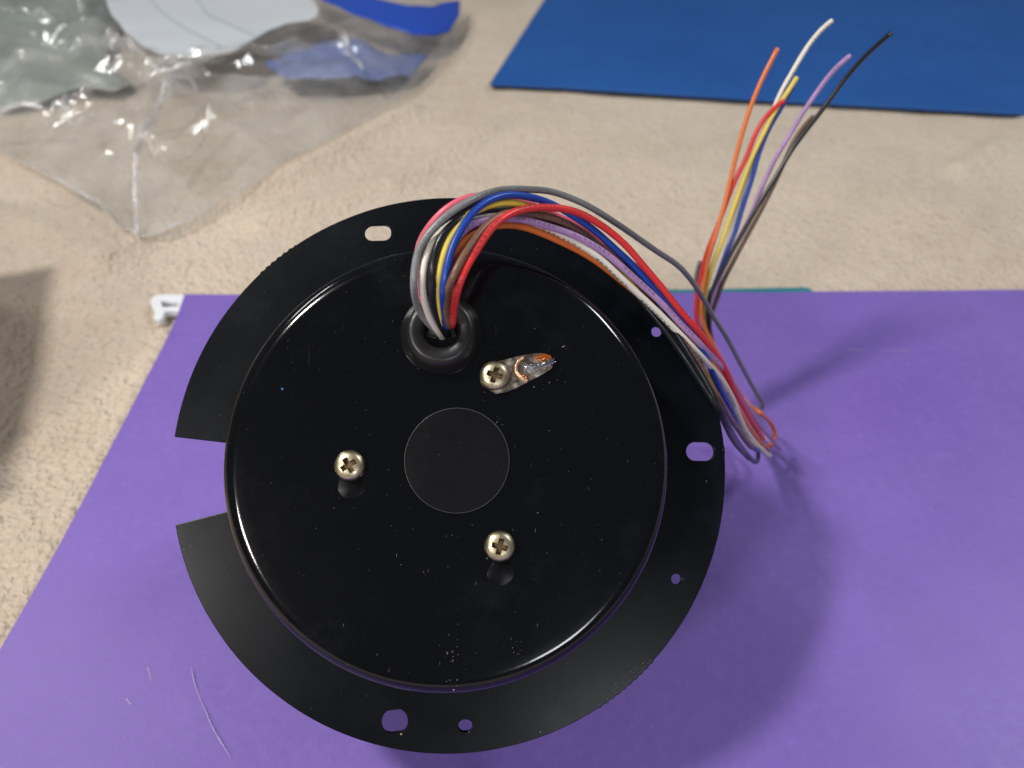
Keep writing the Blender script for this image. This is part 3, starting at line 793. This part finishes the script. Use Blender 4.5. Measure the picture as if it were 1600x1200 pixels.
build("brown wire with dark print beside the red wire", W['brown'], .00082, [(702, 510), (699, 498), (697, 484), (697, 466)],
      [(704, 440), (715, 416), (735, 384), (754, 357), (774, 339), (797, 331), (825, 333), (853, 337), (881, 347), (900, 357), (932, 380), (975, 418), (1020, 470), (1058, 522), (1082, 553), (1102, 588), (1126, 628), (1150, 666), (1177, 700)],
      [(1108, 505), (1113, 486), (1119, 472), (1129, 442), (1142, 416), (1160, 382), (1178, 349), (1195, 317), (1219, 268), (1238, 225), (1254, 200), (1271, 182)], [(697, -.0032), (725, -.0026), (770, -.0008), (880, -.0002), (930, .0026), (1010, .0034), (1062, .0004), (1200, .0010)], .0016, ztab=ZRB)
build("red wire arching in front of the bundle", W['red'], .00084, [(706, 508), (707, 496), (709, 482)],
      [(716, 447), (725, 423), (741, 397), (757, 371), (774, 349), (797, 333), (825, 325), (862, 324), (900, 330), (937, 350), (975, 380), (1005, 415), (1035, 450), (1062, 485), (1087, 512), (1110, 542), (1130, 571), (1146, 606), (1162, 636), (1180, 667), (1192, 686)],
      [(1094, 520), (1087, 489), (1090, 457), (1094, 435), (1100, 409), (1109, 382), (1122, 352), (1137, 311), (1152, 274), (1167, 245), (1182, 205), (1202, 176), (1225, 157)], -.0024, -.0004)
build("orange wire lowest against the can", W['orange'], D, [(704, 505), (704, 490), (704, 472)],
      [(702, 440), (711, 400), (720, 382), (737, 364), (760, 354), (787, 351), (806, 351), (834, 359), (862, 371), (898, 388), (925, 403), (950, 422), (972, 440), (996, 459), (1030, 484), (1068, 518), (1100, 552), (1124, 586), (1144, 620), (1160, 650), (1180, 680), (1199, 699), (1211, 690), (1211, 673), (1201, 657), (1186, 644)],
      [(1168, 630), (1148, 600), (1126, 560), (1110, 530), (1100, 512), (1095, 486), (1098, 457), (1102, 433), (1106, 405), (1115, 379), (1122, 354), (1132, 320), (1143, 274), (1152, 237), (1170, 175), (1190, 125), (1215, 76)], [(700, .0020), (940, .0020), (1000, .0030), (1070, .0010), (1200, .0010)], -.0012, hid=False)
build("violet wire with dark print above the white wire", W['violet'], .00082, [(700, 508), (697, 494), (695, 476)],
      [(692, 440), (700, 395), (713, 370), (727, 356), (742, 348), (759, 343), (801, 341), (825, 344), (862, 356), (890, 364), (925, 382), (955, 402), (980, 425), (1005, 447), (1037, 477), (1062, 505), (1087, 530), (1112, 557), (1132, 577), (1150, 608), (1171, 641), (1193, 672), (1219, 702)],
      [(1104, 500), (1112, 470), (1126, 430), (1148, 385), (1169, 345), (1181, 317), (1188, 298), (1199, 274), (1210, 250), (1230, 217), (1252, 180), (1272, 150), (1302, 110), (1328, 87)], [(690, .0022), (760, .0006), (860, .0002), (940, -.0012), (1200, -.0012)], .0010)
build("pink wire behind the grey wire", W['pink'], D, [(688, 518), (678, 505), (669, 490), (662, 474)],
      [(654, 440), (652, 408), (654, 385), (664, 364), (681, 341), (705, 321), (739, 307), (787, 311), (825, 318), (862, 334), (898, 350), (925, 364), (950, 386), (975, 405), (1012, 428), (1037, 453), (1062, 490), (1090, 530), (1112, 565), (1135, 600), (1158, 637), (1178, 668), (1192, 684)], None, [(655, .0060), (668, .0036), (690, .0026), (860, .0024), (900, .0030), (1040, .0030), (1200, .0020)])
print("polys", sum(len(o.data.polygons) for o in SC.objects if o.type == 'MESH'))
